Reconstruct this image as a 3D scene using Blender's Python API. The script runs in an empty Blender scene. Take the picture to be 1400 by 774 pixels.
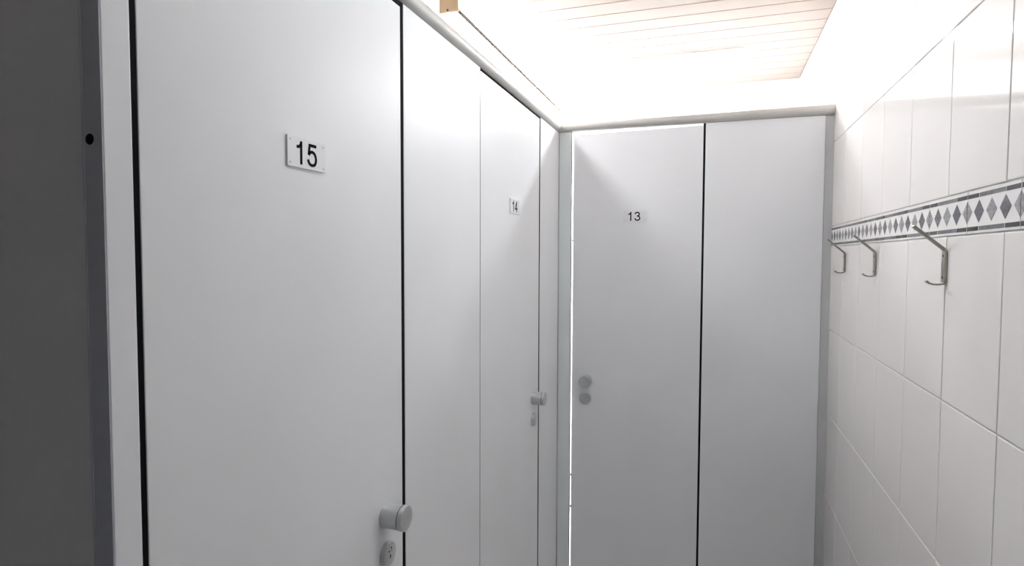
import bpy, bmesh, math, random
from mathutils import Vector, Matrix
random.seed(7)
C = bpy.context.scene
COL = C.collection
E = 1.60                       # height of the eye above the floor

# ------------------------------------------------------------ camera, light, exposure
F, YAW, PITCH, ROLL = 805.36, -0.32287, -0.04493, 0.00328
cam = bpy.data.cameras.new('camera'); camo = bpy.data.objects.new('camera', cam); COL.objects.link(camo)
cam.sensor_width = 36; cam.lens = 36 * F / 1400; cam.clip_start = .02
cy, sy, cp, sp = math.cos(YAW), math.sin(YAW), math.cos(PITCH), math.sin(PITCH)
fwd = Vector((sy*cp, cy*cp, sp)); rt = Vector((cy, -sy, 0)); up = rt.cross(fwd)
r2 = math.cos(ROLL)*rt + math.sin(ROLL)*up; u2 = -math.sin(ROLL)*rt + math.cos(ROLL)*up
camo.matrix_world = Matrix(((r2.x, u2.x, -fwd.x, 0), (r2.y, u2.y, -fwd.y, 0), (r2.z, u2.z, -fwd.z, E), (0, 0, 0, 1)))
C.camera = camo
w = bpy.data.worlds.new('world'); C.world = w; w.use_nodes = True
w.node_tree.nodes['Background'].inputs[0].default_value = (.8, .85, 1, 1)
w.node_tree.nodes['Background'].inputs[1].default_value = .02
vs = C.view_settings; vs.view_transform = 'Standard'; vs.look = 'None'; vs.gamma = 1; vs.use_curve_mapping = False
vs.exposure = 1.75
C.cycles.diffuse_bounces = 8; C.cycles.max_bounces = 12; C.cycles.sample_clamp_indirect = 8
LAMP = 19.0                    # emission of the tube light's diffuser
LAMP_FILL = 15.0  # added fill light above the corridor, out of view
LAMP_FAR = 33.0                # the tube light over the far cubicle

# ------------------------------------------------------------ materials
def mat(name, col, rough=.5, metal=0, noise=0, nscale=5, bump=0, bscale=200, spec=.5, coat=0, stretch=None):
    m = bpy.data.materials.new(name); m.use_nodes = True
    nt = m.node_tree; b = nt.nodes['Principled BSDF']
    b.inputs['Base Color'].default_value = (*col, 1); b.inputs['Roughness'].default_value = rough
    b.inputs['Metallic'].default_value = metal; b.inputs['Specular IOR Level'].default_value = spec
    b.inputs['Coat Weight'].default_value = coat
    geo = nt.nodes.new('ShaderNodeNewGeometry'); src = geo.outputs['Position']
    if stretch:
        mp = nt.nodes.new('ShaderNodeMapping'); mp.inputs['Scale'].default_value = stretch
        nt.links.new(src, mp.inputs[0]); src = mp.outputs[0]
    if noise:
        n = nt.nodes.new('ShaderNodeTexNoise'); n.inputs['Scale'].default_value = nscale; n.inputs['Detail'].default_value = 4
        nt.links.new(src, n.inputs['Vector'])
        r = nt.nodes.new('ShaderNodeMapRange'); r.inputs['From Min'].default_value = .3; r.inputs['From Max'].default_value = .7
        r.inputs['To Min'].default_value = 1-noise; r.inputs['To Max'].default_value = 1+noise
        nt.links.new(n.outputs['Fac'], r.inputs[0])
        mx = nt.nodes.new('ShaderNodeVectorMath'); mx.operation = 'SCALE'; mx.inputs[0].default_value = col
        nt.links.new(r.outputs[0], mx.inputs['Scale']); nt.links.new(mx.outputs[0], b.inputs['Base Color'])
    if bump:
        n2 = nt.nodes.new('ShaderNodeTexNoise'); n2.inputs['Scale'].default_value = bscale; n2.inputs['Detail'].default_value = 2
        nt.links.new(src, n2.inputs['Vector'])
        bp = nt.nodes.new('ShaderNodeBump'); bp.inputs['Strength'].default_value = 1; bp.inputs['Distance'].default_value = bump
        nt.links.new(n2.outputs['Fac'], bp.inputs['Height']); nt.links.new(bp.outputs[0], b.inputs['Normal'])
    return m
def emit(name, col, s):
    m = bpy.data.materials.new(name); m.use_nodes = True; nt = m.node_tree; b = nt.nodes['Principled BSDF']
    b.inputs['Base Color'].default_value = (.9, .9, .9, 1)
    b.inputs['Emission Color'].default_value = (*col, 1); b.inputs['Emission Strength'].default_value = s
    return m
M = dict(
    laminate=mat('grey_laminate', (.82, .835, .86), .36, noise=.02, nscale=3, bump=.00006, bscale=900),
    post=mat('aluminium_grey', (.78, .83, .84), .35, noise=.02),
    profile=mat('corner_profile', (.58, .61, .68), .4, noise=.02),
    channel=mat('channel_grey', (.58, .59, .60), .35, noise=.03),
    rail=mat('rail_aluminium', (.56, .55, .53), .38, metal=.1, noise=.02),
    black=mat('black_rubber', (.006, .006, .007), .8, noise=.1, spec=.1),
    knob=mat('satin_aluminium', (.60, .62, .63), .33, metal=.65, noise=.02, nscale=30),
    dark=mat('dark_slot', (.02, .02, .02), .6, noise=.1),
    steel=mat('brushed_steel', (.36, .35, .31), .28, metal=.9, noise=.08, nscale=60),
    plate=mat('clear_acrylic_on_door', (.84, .85, .87), .2, noise=.01),
    tile=mat('glazed_white_tile', (.73, .71, .695), .07, noise=.012, nscale=4, bump=.0005, bscale=5),
    band=mat('glazed_band_tile', (.74, .73, .72), .12, noise=.02, nscale=8),
    dia_dark=mat('diamond_dark', (.10, .10, .115), .15, noise=.35, nscale=160),
    dia_light=mat('diamond_light', (.27, .27, .28), .15, noise=.35, nscale=160),
    bar_dark=mat('bar_dark', (.025, .025, .028), .15, noise=.4, nscale=160),
    bar_light=mat('bar_light', (.14, .14, .15), .15, noise=.35, nscale=160),
    grout=mat('grout', (.56, .54, .52), .9, noise=.12, nscale=40, bump=.0003),
    plank=mat('painted_plank', (.47, .40, .365), .45, noise=.03, nscale=3, stretch=(.3, 3, 3)),
    groove=mat('plank_backing', (.22, .16, .12), .8, noise=.1),
    plaster=mat('white_plaster', (.80, .79, .77), .8, noise=.02, bump=.0004, bscale=60),
    floor=mat('floor_screed', (.62, .615, .61), .45, noise=.08, nscale=9),
    cap=mat('tan_end_cap', (.80, .60, .38), .45, noise=.08, nscale=12),
    trim=mat('brown_edge', (.035, .02, .008), .6, noise=.1),
    light=emit('lamp_diffuser', (.97, .975, .98), LAMP),
    light_fill=emit('lamp_diffuser_fill', (.95, .975, 1), LAMP_FILL),
    front=mat('blue_grey_paint', (.20, .22, .25), .6, noise=.05),
    light2=emit('lamp_diffuser_far', (.95, .975, 1), LAMP_FAR),
)

# ------------------------------------------------------------ helpers
def tag(o, label=None, cat=None, group=None, kind=None):
    for k, v in (('label', label), ('category', cat), ('group', group), ('kind', kind)):
        if v: o[k] = v
    return o
def thing(name, label, cat, loc, group=None):
    o = bpy.data.objects.new(name, None); COL.objects.link(o); o.location = loc; o.empty_display_size = .05
    return tag(o, label, cat, group)
def wloc(o):
    v = Vector(o.location)
    while o.parent: o = o.parent; v += Vector(o.location)
    return v
def obj(name, bm, m, parent=None, loc=None, smooth=False):
    """bm is in world coordinates; the object's origin goes to loc (or the parent's origin)."""
    base = wloc(parent) if parent else Vector((0, 0, 0))
    org = Vector(loc) if loc is not None else base
    for v in bm.verts: v.co -= org
    bmesh.ops.recalc_face_normals(bm, faces=bm.faces)
    me = bpy.data.meshes.new(name); bm.to_mesh(me); bm.free()
    me.materials.append(M[m])
    if smooth:
        for p in me.polygons: p.use_smooth = True
        me.set_sharp_from_angle(angle=math.radians(35))
    o = bpy.data.objects.new(name, me); COL.objects.link(o)
    if parent: o.parent = parent; o.location = org - base
    else: o.location = org
    return o
def box(x0, x1, y0, y1, z0, z1, bev=0, seg=2):
    bm = bmesh.new()
    vs_ = [bm.verts.new((x, y, z)) for x in (x0, x1) for y in (y0, y1) for z in (z0, z1)]
    for f in ((0,1,3,2),(4,6,7,5),(0,4,5,1),(2,3,7,6),(0,2,6,4),(1,5,7,3)): bm.faces.new([vs_[i] for i in f])
    if bev: bmesh.ops.bevel(bm, geom=bm.edges[:], offset=bev, segments=seg, profile=.5, affect='EDGES')
    return bm
def zb(x0, x1, y0, y1, z0, z1, **k): return box(x0, x1, y0, y1, z0+E, z1+E, **k)    # heights given from the eye
def left_map(y, z):  return lambda a, b, n: Vector((XL+n, y+a, z+E+b))      # a: away along the wall, b: up, n: out of the face
def back_map(x, z):  return lambda a, b, n: Vector((x+a, YB-n, z+E+b))
def lathe(mp, prof, seg=40, caps=True):
    bm = bmesh.new(); rings = []
    for r, n in prof:
        if r < 1e-6: rings.append([bm.verts.new(mp(0, 0, n))])
        else: rings.append([bm.verts.new(mp(r*math.cos(t), r*math.sin(t), n)) for t in (2*math.pi*i/seg for i in range(seg))])
    for A, B in zip(rings, rings[1:]):
        for i in range(seg):
            j = (i+1) % seg
            if len(A) == 1 and len(B) > 1: bm.faces.new((A[0], B[i], B[j]))
            elif len(B) == 1 and len(A) > 1: bm.faces.new((A[i], A[j], B[0]))
            elif len(A) > 1: bm.faces.new((A[i], A[j], B[j], B[i]))
    return bm
def slab(mp, pts, n0, n1):
    """flat polygon (a, b points) given thickness along n"""
    bm = bmesh.new()
    lo = [bm.verts.new(mp(a, b, n0)) for a, b in pts]; hi = [bm.verts.new(mp(a, b, n1)) for a, b in pts]
    bm.faces.new(lo); bm.faces.new(hi)
    for i in range(len(pts)): j = (i+1) % len(pts); bm.faces.new((lo[i], lo[j], hi[j], hi[i]))
    return bm
def smooth_line(p, n=6):
    out = []
    for i in range(len(p)-1):
        p0 = p[max(i-1, 0)]; p1 = p[i]; p2 = p[i+1]; p3 = p[min(i+2, len(p)-1)]
        for k in range(n):
            t = k/n
            out.append(tuple(.5*((2*p1[c]) + (-p0[c]+p2[c])*t + (2*p0[c]-5*p1[c]+4*p2[c]-p3[c])*t*t + (-p0[c]+3*p1[c]-3*p2[c]+p3[c])*t**3) for c in (0, 1)))
    return out + [p[-1]]
def ribbon(bm, mp, pts, hw, n0, n1):
    pts = [Vector(p) for p in pts]; rows = []
    for i, p in enumerate(pts):
        d0 = (p-pts[i-1]).normalized() if i else None
        d1 = (pts[i+1]-p).normalized() if i < len(pts)-1 else None
        d = ((d0 or d1)+(d1 or d0)).normalized(); nn = Vector((-d.y, d.x)); k = hw/max(.5, nn.dot(Vector((-(d1 or d0).y, (d1 or d0).x))))
        rows.append([bm.verts.new(mp(*(p+nn*k*s), n)) for s, n in ((-1, n0), (1, n0), (1, n1), (-1, n1))])
    for A, B in zip(rows, rows[1:]):
        for i in range(4): j = (i+1) % 4; bm.faces.new((A[i], A[j], B[j], B[i]))
    bm.faces.new(rows[0]); bm.faces.new(rows[-1])
DIG = {
 '1': [([(.56,0),(.56,1)], 0), ([(.20,.735),(.36,.75),(.49,.82),(.56,.95)], 1)],
 '5': [([(.86,.93),(.30,.93),(.215,.50)], 0), ([(.215,.50),(.33,.61),(.50,.65),(.72,.58),(.83,.35),(.74,.13),(.50,.06),(.27,.12),(.16,.29)], 1)],
 '3': [([(.20,.72),(.28,.88),(.48,.94),(.70,.87),(.75,.72),(.67,.57),(.42,.52)], 1), ([(.42,.53),(.70,.49),(.82,.29),(.72,.12),(.49,.06),(.27,.12),(.17,.29)], 1)],
 '4': [([(.68,0),(.68,1)], 0), ([(.66,.95),(.16,.31),(.94,.31)], 0)],
}

# ------------------------------------------------------------ plan of the room (metres, eye at x=0 y=0)
XL = -0.6623                   # face of the cubicle row on the left
YB = 2.6501                    # face of the cubicle at the back
W, RW = 0.4515, 0.0052         # tiled wall: x = W + RW*y
YC = 3.7477                    # far wall
ZC = 1.0218                    # ceiling above the eye
XO = -1.62                     # outer left wall
YF = -1.45                     # wall behind the camera
TH = .028
ZR = .567                      # underside of the rails
Z0 = -E + .05                  # foot of the cubicle panels

# ------------------------------------------------------------ setting
tag(obj('floor', box(XO-.1, W+.12, YF-.1, YC+.1, -.08, 0), 'floor'), kind='structure')
tag(obj('wall_back', box(XO-.1, W+.12, YC, YC+.1, 0, E+ZC+.06), 'plaster'), kind='structure')
tag(obj('wall_front', box(XO-.1, W+.12, YF-.1, YF, 0, E+ZC+.06), 'front'), kind='structure')
tag(obj('wall_left', box(XO-.1, XO, YF, YC, 0, E+ZC+.06), 'plaster'), kind='structure')
ceil = tag(obj('ceiling', zb(XO-.1, W+.12, YF-.1, YC+.1, ZC+.008, ZC+.06), 'groove', loc=(0, 0, E+ZC)), kind='structure')
pm = None
k0 = int((YF-2.642)/.1105)
for k in range(k0, 11):
    y0 = 2.642 + .1105*k; y1 = y0+.1075
    if y0 > YC: break
    y1 = min(y1, YC-.001)
    xr = W+RW*y0-.004
    x0 = XO
    bm = bmesh.new()
    sec = [(y0, .009), (y0, .003), (y0+.003, 0), (y1-.003, 0), (y1, .003), (y1, .009)]
    A = [bm.verts.new((x0, y, E+ZC+z)) for y, z in sec]; B = [bm.verts.new((xr, y, E+ZC+z)) for y, z in sec]
    bm.faces.new(A); bm.faces.new(B)
    for i in range(6): j = (i+1) % 6; bm.faces.new((A[i], A[j], B[j], B[i]))
    obj('plank', bm, 'plank', ceil, loc=(0, y0, E+ZC))

# tiled wall with its own axes: local x = 0 on the grout face, local y along the wall, local z from the eye
bm = box(.0015, .11, YF-.1, YC+.1, -E, ZC+.06)
for v in bm.verts: v.co += Vector((W, 0, E))
wr = tag(obj('wall_right', bm, 'grout', loc=(W, 0, E)), kind='structure'); wr.rotation_euler.z = -RW
def tile_mesh(name, wy, hz, m, bev=.0018):
    me = bpy.data.meshes.new(name); bm = bmesh.new()
    lv = [(.006, 0), (-.0005, 0), (-.0016, bev*.45), (-.0021, bev*1.2)]
    R = [[bm.verts.new((x, sy_*(wy/2-i), sz*(hz/2-i))) for sy_, sz in ((-1,-1),(1,-1),(1,1),(-1,1))] for x, i in lv]
    for a, b in zip(R, R[1:]):
        for i in range(4): j = (i+1) % 4; bm.faces.new((a[i], a[j], b[j], b[i]))
    bm.faces.new(R[-1]); bmesh.ops.recalc_face_normals(bm, faces=bm.faces)
    if bm.faces[-1].normal.x > 0: bmesh.ops.reverse_faces(bm, faces=bm.faces)
    bm.to_mesh(me); bm.free(); me.materials.append(M[m]); return me
def child(name, me, parent, loc, rot=(0, 0, 0)):
    o = bpy.data.objects.new(name, me); COL.objects.link(o); o.parent = parent; o.location = loc; o.rotation_euler = rot; return o
TW, THH, G = .2512, .3353, .0019
ys = [YF] + [1.1675+TW*k for k in range(-20, 20) if YF+.02 < 1.1675+TW*k < YC-.02] + [YC]
rows = [(.1244, .4597), (.4597, .7950), (.7950, ZC+.004), (.0431-THH, .0431), (.0431-2*THH, .0431-THH), (.0431-3*THH, .0431-2*THH),
        (.0431-4*THH, .0431-3*THH), (-E, .0431-4*THH)]
cache = {}
for a, b in rows:
    for y0, y1 in zip(ys, ys[1:]):
        key = (round(y1-y0, 3), round(b-a, 3))
        if key not in cache: cache[key] = tile_mesh('tile', y1-y0-G, b-a-G, 'tile')
        child('tile', cache[key], wr, (0, (y0+y1)/2, (a+b)/2), (0, random.uniform(-.0022, .0022), random.uniform(-.0022, .0022)))
# patterned band: tiles 20 cm long, each with four diamonds and three bars above and below
BL = .2030; bz0, bz1 = .0445, .1232; bzm = .0838
bme = tile_mesh('band_tile', BL-.0016, bz1-bz0, 'band', .0008)
def flat(name, pts, m, t=.0004):
    me = bpy.data.meshes.new(name); bm = bmesh.new()
    lo = [bm.verts.new((-.0019, y, z)) for y, z in pts]; hi = [bm.verts.new((-.0021-t, y*1.0, z)) for y, z in pts]
    bm.faces.new(hi); bm.faces.new(lo)
    for i in range(len(pts)): j = (i+1) % len(pts); bm.faces.new((lo[i], lo[j], hi[j], hi[i]))
    bmesh.ops.recalc_face_normals(bm, faces=bm.faces); bm.to_mesh(me); bm.free(); me.materials.append(M[m]); return me
q = BL/4; dh, dw = .0203, q*.40
dia = {c: flat('diamond', [(-dw, 0), (0, dh), (dw, 0), (0, -dh)], 'dia_'+c) for c in ('dark', 'light')}
hb = .0038; barS = flat('bar', [(-q/2+.0022, -hb), (q/2-.0014, -hb), (q/2-.0014, hb), (-q/2+.0022, hb)], 'bar_dark')
barL = flat('bar', [(-q+.0014, -hb), (q-.0014, -hb), (q-.0014, hb), (-q+.0014, hb)], 'bar_light')
halfA = flat('diamond', [(0, dh), (0, -dh), (dw, 0)], 'dia_light'); halfB = flat('diamond', [(0, dh), (-dw, 0), (0, -dh)], 'dia_light')
y = 1.1165-13*BL
while y < YC-.01:
    if y > YF and y+BL < YC+.02:
        t = child('band_tile', bme, wr, (0, y+BL/2, bzm))
        for i, c in ((-1, 'dark'), (0, 'light'), (1, 'dark')): child('diamond', dia[c], t, (0, i*q, 0))
        child('diamond', halfA, t, (0, -2*q+.0012, 0)); child('diamond', halfB, t, (0, 2*q-.0012, 0))
        for s in (-1, 1):
            z = s*.0298 - .0007
            child('bar', barS, t, (0, -1.5*q, z)); child('bar', barS, t, (0, 1.5*q, z)); child('bar', barL, t, (0, 0, z))
    y += BL

# ------------------------------------------------------------ fixed panels of the cubicles
def panel(label, bm, loc, m='laminate', name='cubicle_panel', cat='panel', group=None):
    o = obj(name, bm, m, loc=loc); return tag(o, label, cat, group)
top = ZR
panel('narrow pale grey panel strip at the outer corner, left of door 15', zb(XL-TH, XL, .4992, .5350, Z0, top, bev=.0012), (XL, .517, 0))
panel('wide blank pale grey cubicle panel between door 15 and door 14', zb(XL-TH, XL, 1.2025, 1.6715, Z0, top, bev=.0012), (XL, 1.43, 0))
panel('slim blank pale grey panel between door 14 and the corner post', zb(XL-TH, XL, 2.3420, 2.6480, Z0, top, bev=.0012), (XL, 2.49, 0))
panel('wide blank pale grey panel right of door 13, beside the tiled wall', zb(-.0235, .4305, YB, YB+TH, Z0, top, bev=.0012), (.2, YB, 0))
t = thing('corner_post', 'blue-grey corner post between the left cubicles and door 13', 'post', (-.63, YB, 0))
obj('post', zb(XL+.0035, -.6030, YB, YB+.005, Z0, top, bev=.0015), 'post', t)
obj('groove_strip', zb(XL-TH, XL+.0035, YB+.002, YB+.02, Z0, top), 'channel', t)
obj('seal', zb(-.6030, -.6008, YB+.001, YB+.005, Z0, top), 'black', t)
t = tag(obj('wall_channel', zb(.4315, .4635, YB+.003, YB+TH+.004, Z0, top, bev=.001), 'channel', loc=(.447, YB, 0)), 'grey vertical channel strip joining the far panel to the tiled wall', 'trim')
# end panel facing the camera with its corner profile
t = thing('end_panel', 'dark shaded end panel at the left edge, with a corner profile', 'panel', (-1.1, .497, 0))
obj('panel', zb(XO+.001, XL-.0295, .4985, .4985+TH, Z0, top, bev=.001), 'laminate', t)
bm = zb(XL-.0285, XL-.0002, .4972, .4985, Z0, top, bev=.0005)
b2 = zb(XL-.0302, XL-.0283, .4955, .4985, Z0, top, bev=.0006)
me_ = bpy.data.meshes.new('tmp'); b2.to_mesh(me_); b2.free(); bm.from_mesh(me_)
cpf = obj('corner_profile', bm, 'profile', t)
def front_map(x, z): return lambda a, b, n: Vector((x+a, .4972-n, z+E+b))
obj('screw', lathe(front_map(-.6817, .134), [(0, .0004), (.0064, .0004), (.0068, -.001)], 20), 'black', cpf)
# dividing walls inside, seen only as what stands behind the gaps
panel('pale grey dividing panel between cubicles 15 and 14, behind the front', zb(XO+.001, XL-TH-.001, 1.43, 1.43+TH, Z0, .55), (-1.1, 1.43, 0), name='divider_panel')
panel('pale grey dividing panel between cubicle 14 and cubicle 13', zb(XO+.001, XL-TH-.001, YB, YB+TH, Z0, .55), (-1.1, YB, 0), name='divider_panel')

# ------------------------------------------------------------ top rails
def rail_section(n=20):
    # rounded cap: half tube in front and above, flat tongue behind   (a = out of the face, b = up)
    pts = []
    r, ca, cb = .0212, -.0060, .0212
    for i in range(n+1):
        th = -math.pi/2 + (math.pi*1.05)*i/n
        pts.append((ca + r*math.cos(th)*.95, cb + r*math.sin(th)))
    pts += [(-.024, cb+r*.8), (-.0275, .012), (-.0275, 0)]
    return pts
def sweep(P0, P1, outv0, outv1, pts):
    bm = bmesh.new()
    A = [bm.verts.new(P0 + outv0*a + Vector((0, 0, b))) for a, b in pts]; B = [bm.verts.new(P1 + outv1*a + Vector((0, 0, b))) for a, b in pts]
    bm.faces.new(A); bm.faces.new(B)
    for i in range(len(pts)): j = (i+1) % len(pts); bm.faces.new((A[i], A[j], B[j], B[i]))
    return bm
S = rail_section()
zr = E+ZR
obj_l = thing('top_rail', 'rounded light grey rail along the top of the left cubicles', 'rail', (XL, 1.5, zr))
obj('tube', sweep(Vector((XL, .4975, zr)), Vector((XL, YB, zr)), Vector((1, 0, 0)), Vector((1, -1, 0)), S), 'rail', obj_l, smooth=True)
obj_b = thing('top_rail', 'rounded light grey rail over door 13, ending at the tiles', 'rail', (0, YB, zr))
obj('tube', sweep(Vector((XL, YB, zr)), Vector((.431, YB, zr)), Vector((1, -1, 0)), Vector((0, -1, 0)), S), 'rail', obj_b, smooth=True)
S2 = [(a*1.05+.0006, b*1.02-.0004) for a, b in S]
obj('end_sleeve', sweep(Vector((.431, YB, zr)), Vector((.4635, YB, zr)), Vector((0, -1, 0)), Vector((0, -1, 0)), S2), 'rail', obj_b, smooth=True)
o = thing('top_rail', 'rail capping the dark end panel above the left edge', 'rail', (-1.1, .4985, zr))
obj('tube', sweep(Vector((XO+.002, .4975, zr)), Vector((XL, .4975, zr)), Vector((0, -1, 0)), Vector((0, -1, 0)), S), 'rail', o, smooth=True)

# ------------------------------------------------------------ doors
def hardware(t, mp, mpl, seed):
    kn = obj('knob', lathe(mp, [(0, 0), (.0270, 0), (.0270, .004), (.0262, .006), (.0259, .012), (.0257, .026), (.0262, .036), (.0268, .0405)], 48), 'knob', t, smooth=True)
    obj('rim_groove', lathe(mp, [(.0255, .0400), (.0255, .0425)], 48), 'dark', kn, smooth=True)
    obj('knob_face', lathe(mp, [(.0266, .0420), (.0273, .0428), (.0273, .0505), (.0266, .0520), (.0250, .0524), (0, .0524)], 48), 'knob', kn, smooth=True)
    lk = obj('lock', lathe(mpl, [(0, 0), (.0265, 0), (.0265, .0075), (.0255, .0100), (.0235, .0108), (0, .0108)], 48), 'knob', t, smooth=True)
    if seed != 15:
        obj('coin_slot', slab(mpl, [(-.0015, -.010), (.0015, -.010), (.0015, .010), (-.0015, .010)], .0104, .0111), 'channel', lk)
    else:
        def at(a, b): return lambda x, y, n: mpl(a+x, b+y, n)
        for a, b, r in ((-.0045, .0075, .0022), (.004, .0125, .0022), (.006, .0055, .0016)):
            obj('pin_hole', lathe(at(a, b), [(0, .0112), (r, .0112), (r, .0100)], 16), 'dark', lk)
        obj('keyhole', slab(at(0, -.004), [(-.0018, -.005), (.0018, -.005), (.0022, .001), (.0012, .0036), (-.0012, .0036), (-.0022, .001)], .0100, .0112), 'dark', lk)
def number(t, mp, s, name='number_plate'):
    pl = obj(name, slab(mp, [(-.05, -.025), (.05, -.025), (.05, .025), (-.05, .025)], .0004, .0034), 'plate', t)
    pl['label'] = 'clear plate reading ' + s
    bm = bmesh.new(); H = .0390; ww = .0320
    for i, ch in enumerate(s):
        off = (-.0352 if ch == '1' and i == 0 else .0)
        if i == 1: off = -.0045
        for pts, sm in DIG[ch]:
            p = smooth_line(pts) if sm else pts
            ribbon(bm, mp, [(off+a*ww+.001, (b-.5)*H) for a, b in p], .0026, .0034, .0040)
    obj('digits', bm, 'black', pl)
    for a in (-.044, .044):
        for b in (-.019, .019):
            obj('screw', lathe(lambda x, y, n, a=a, b=b: mp(a+x, b+y, n), [(0, .0042), (.0014, .0042), (.0018, .0034)], 12), 'knob', pl)
def left_door(label, y0, y1, ztop, s, knob_y, lock_y, plate_y, plate_z, gap0, gap1):
    t = thing('cubicle_door', label, 'door', (XL, (y0+y1)/2, 0))
    obj('door_leaf', zb(XL-TH, XL, y0, y1, Z0, ztop, bev=.0012), 'laminate', t)
    obj('seal', zb(XL-.020, XL-.001, y0, y1, ztop, ZR), 'black', t)
    obj('seal', zb(XL-TH, XL-.0012, gap0, y0, Z0, ZR), 'black', t)
    obj('seal', zb(XL-TH, XL-.0012, y1, gap1, Z0, ZR), 'black', t)
    hardware(t, left_map(knob_y, -.5665), left_map(lock_y, -.6525), int(s))
    number(t, left_map(plate_y, plate_z), s)
    return t
left_door('pale grey cubicle door numbered 15, nearest the camera', .5435, 1.1880, .5545, '15', 1.1115, 1.1140, .8575, .1742, .5350, 1.2025)
left_door('pale grey cubicle door numbered 14, in the left row', 1.6765, 2.3250, .5585, '14', 2.2470, 2.2470, 2.0005, .1775, 1.6715, 2.3420)
t = thing('cubicle_door', 'pale grey cubicle door numbered 13 facing the camera, edged by a bright slit', 'door', (-.31, YB, 0))
mpB = lambda a, b, n: Vector((a, YB-n, E+b))
obj('door_leaf', slab(mpB, [(-.5925, Z0), (-.0325, Z0), (-.0325, .5590), (-.5925, .5515)], -TH, 0), 'laminate', t)
obj('seal', zb(-.0325, -.0235, YB+.0012, YB+TH, Z0, ZR), 'black', t)
for z in (.075, -1.02, -1.17): obj('buffer', zb(-.6003, -.5925, YB+.012, YB+.020, z-.004, z+.004), 'black', t)
hardware(t, back_map(-.5265, -.566), back_map(-.5285, -.6490), 13)
number(t, back_map(-.3165, .1790), '13')

# ------------------------------------------------------------ coat hooks
def hook(yc, label):
    wx = W+RW*yc-.0021
    t = thing('coat_hook', label, 'hook', (wx, yc, E-.018), 'steel coat hooks along the tiled wall')
    def mk(line, hw, th):
        bm = bmesh.new(); P = [Vector(p) for p in line]; R = []
        for i, p in enumerate(P):
            d = ((P[min(i+1, len(P)-1)]-P[i-1]) if i else (P[1]-P[0])).normalized(); n = Vector((-d.y, d.x))
            k = 1.0
            R.append([bm.verts.new((wx-(p+n*s*th/2*k).x, yc+u*hw, E+(p+n*s*th/2*k).y)) for s, u in ((-1,-1),(1,-1),(1,1),(-1,1))])
        for a, b in zip(R, R[1:]):
            for i in range(4): j = (i+1) % 4; bm.faces.new((a[i], a[j], b[j], b[i]))
        bm.faces.new(R[0]); bm.faces.new(R[-1])
        bmesh.ops.bevel(bm, geom=bm.edges[:], offset=.0006, segments=1, affect='EDGES')
        return bm
    obj('back_plate', mk([(.0027, .0125), (.0027, -.0500)], .009, .005), 'steel', t)
    obj('upper_prong', mk([(.0027, .0120), (.0035, .0155), (.0065, .0195), (.0600, .0660)], .0075, .0046), 'steel', t)
    obj('lower_prong', mk([(.0027, -.0495), (.0042, -.0525), (.0085, -.0540), (.0150, -.0545), (.0225, -.0540), (.0290, -.0515), (.0345, -.0465)], .0065, .0036), 'steel', t)
    for z in (.004, -.040):
        obj('screw', lathe(lambda a, b, n: Vector((wx-.0052-n, yc+a, E+z+b)), [(0, .0008), (.0020, .0008), (.0024, 0)], 16), 'dark', t)
hook(1.4180, 'steel coat hook nearest the camera, largest of the three on the tiles')
hook(1.9620, 'middle steel coat hook of the three under the patterned band')
hook(2.3790, 'farthest steel coat hook, next to the far cubicle panel')

# ------------------------------------------------------------ ceiling lights
def lamp(label, x0, x1, y0, y1, zb0, m, plain=False):
    t = thing('ceiling_light', label, 'lamp', ((x0+x1)/2, (y0+y1)/2, E+ZC))
    if plain:
        obj('diffuser', zb(x0+.012, x1-.012, y0+.004, y1-.004, zb0-.002, zb0+.004, bev=.001), m, t)
        obj('housing', zb(x0+.012, x1-.012, y0, y1, zb0, ZC-.0005, bev=.001), 'plaster', t)
        for a, b in ((x0, x0+.012), (x1-.012, x1)): obj('end_cap', zb(a, b, y0, y1, zb0, ZC-.0005, bev=.001), 'plaster', t)
        return
    obj('diffuser', zb(x0+.002, x1-.002, y0+.012, y1-.012, zb0+.002, ZC-.012, bev=.004), m, t)
    obj('housing', zb(x0, x1, y0+.012, y1-.012, ZC-.012, ZC-.0005), 'rail', t)
    for a, b in ((y0, y0+.012), (y1-.012, y1)): 
        ec = obj('end_cap', zb(x0, x1, a, b, zb0, ZC-.0005, bev=.001), 'cap', t)
    obj('edge_trim', zb(x1-.008, x1+.002, y0+.012, y1-.012, zb0-.002, zb0+.009), 'trim', t)
    obj('screw', lathe(lambda a, b, n: Vector(((x0+x1)/2-.004+a, y0-n, E+zb0+.008+b)), [(0, .001), (.004, .001), (.0045, 0)], 16), 'dark', t)
lamp('glowing tube light with a tan end cap above the left cubicles', -1.0095, -.9285, 2.115, 3.746, .94, 'light')
lamp('glowing white tube light on the ceiling over the far cubicle, behind door 13', -.60, .15, 3.12, 3.24, 1.004, 'light2', plain=True)
lamp('added unseen fill light on the corridor ceiling between the doors and the coat hooks', -.17, -.07, 1.00, 1.60, .985, 'light_fill', plain=True)  # added out of frame to brighten the doors, panels and tiles
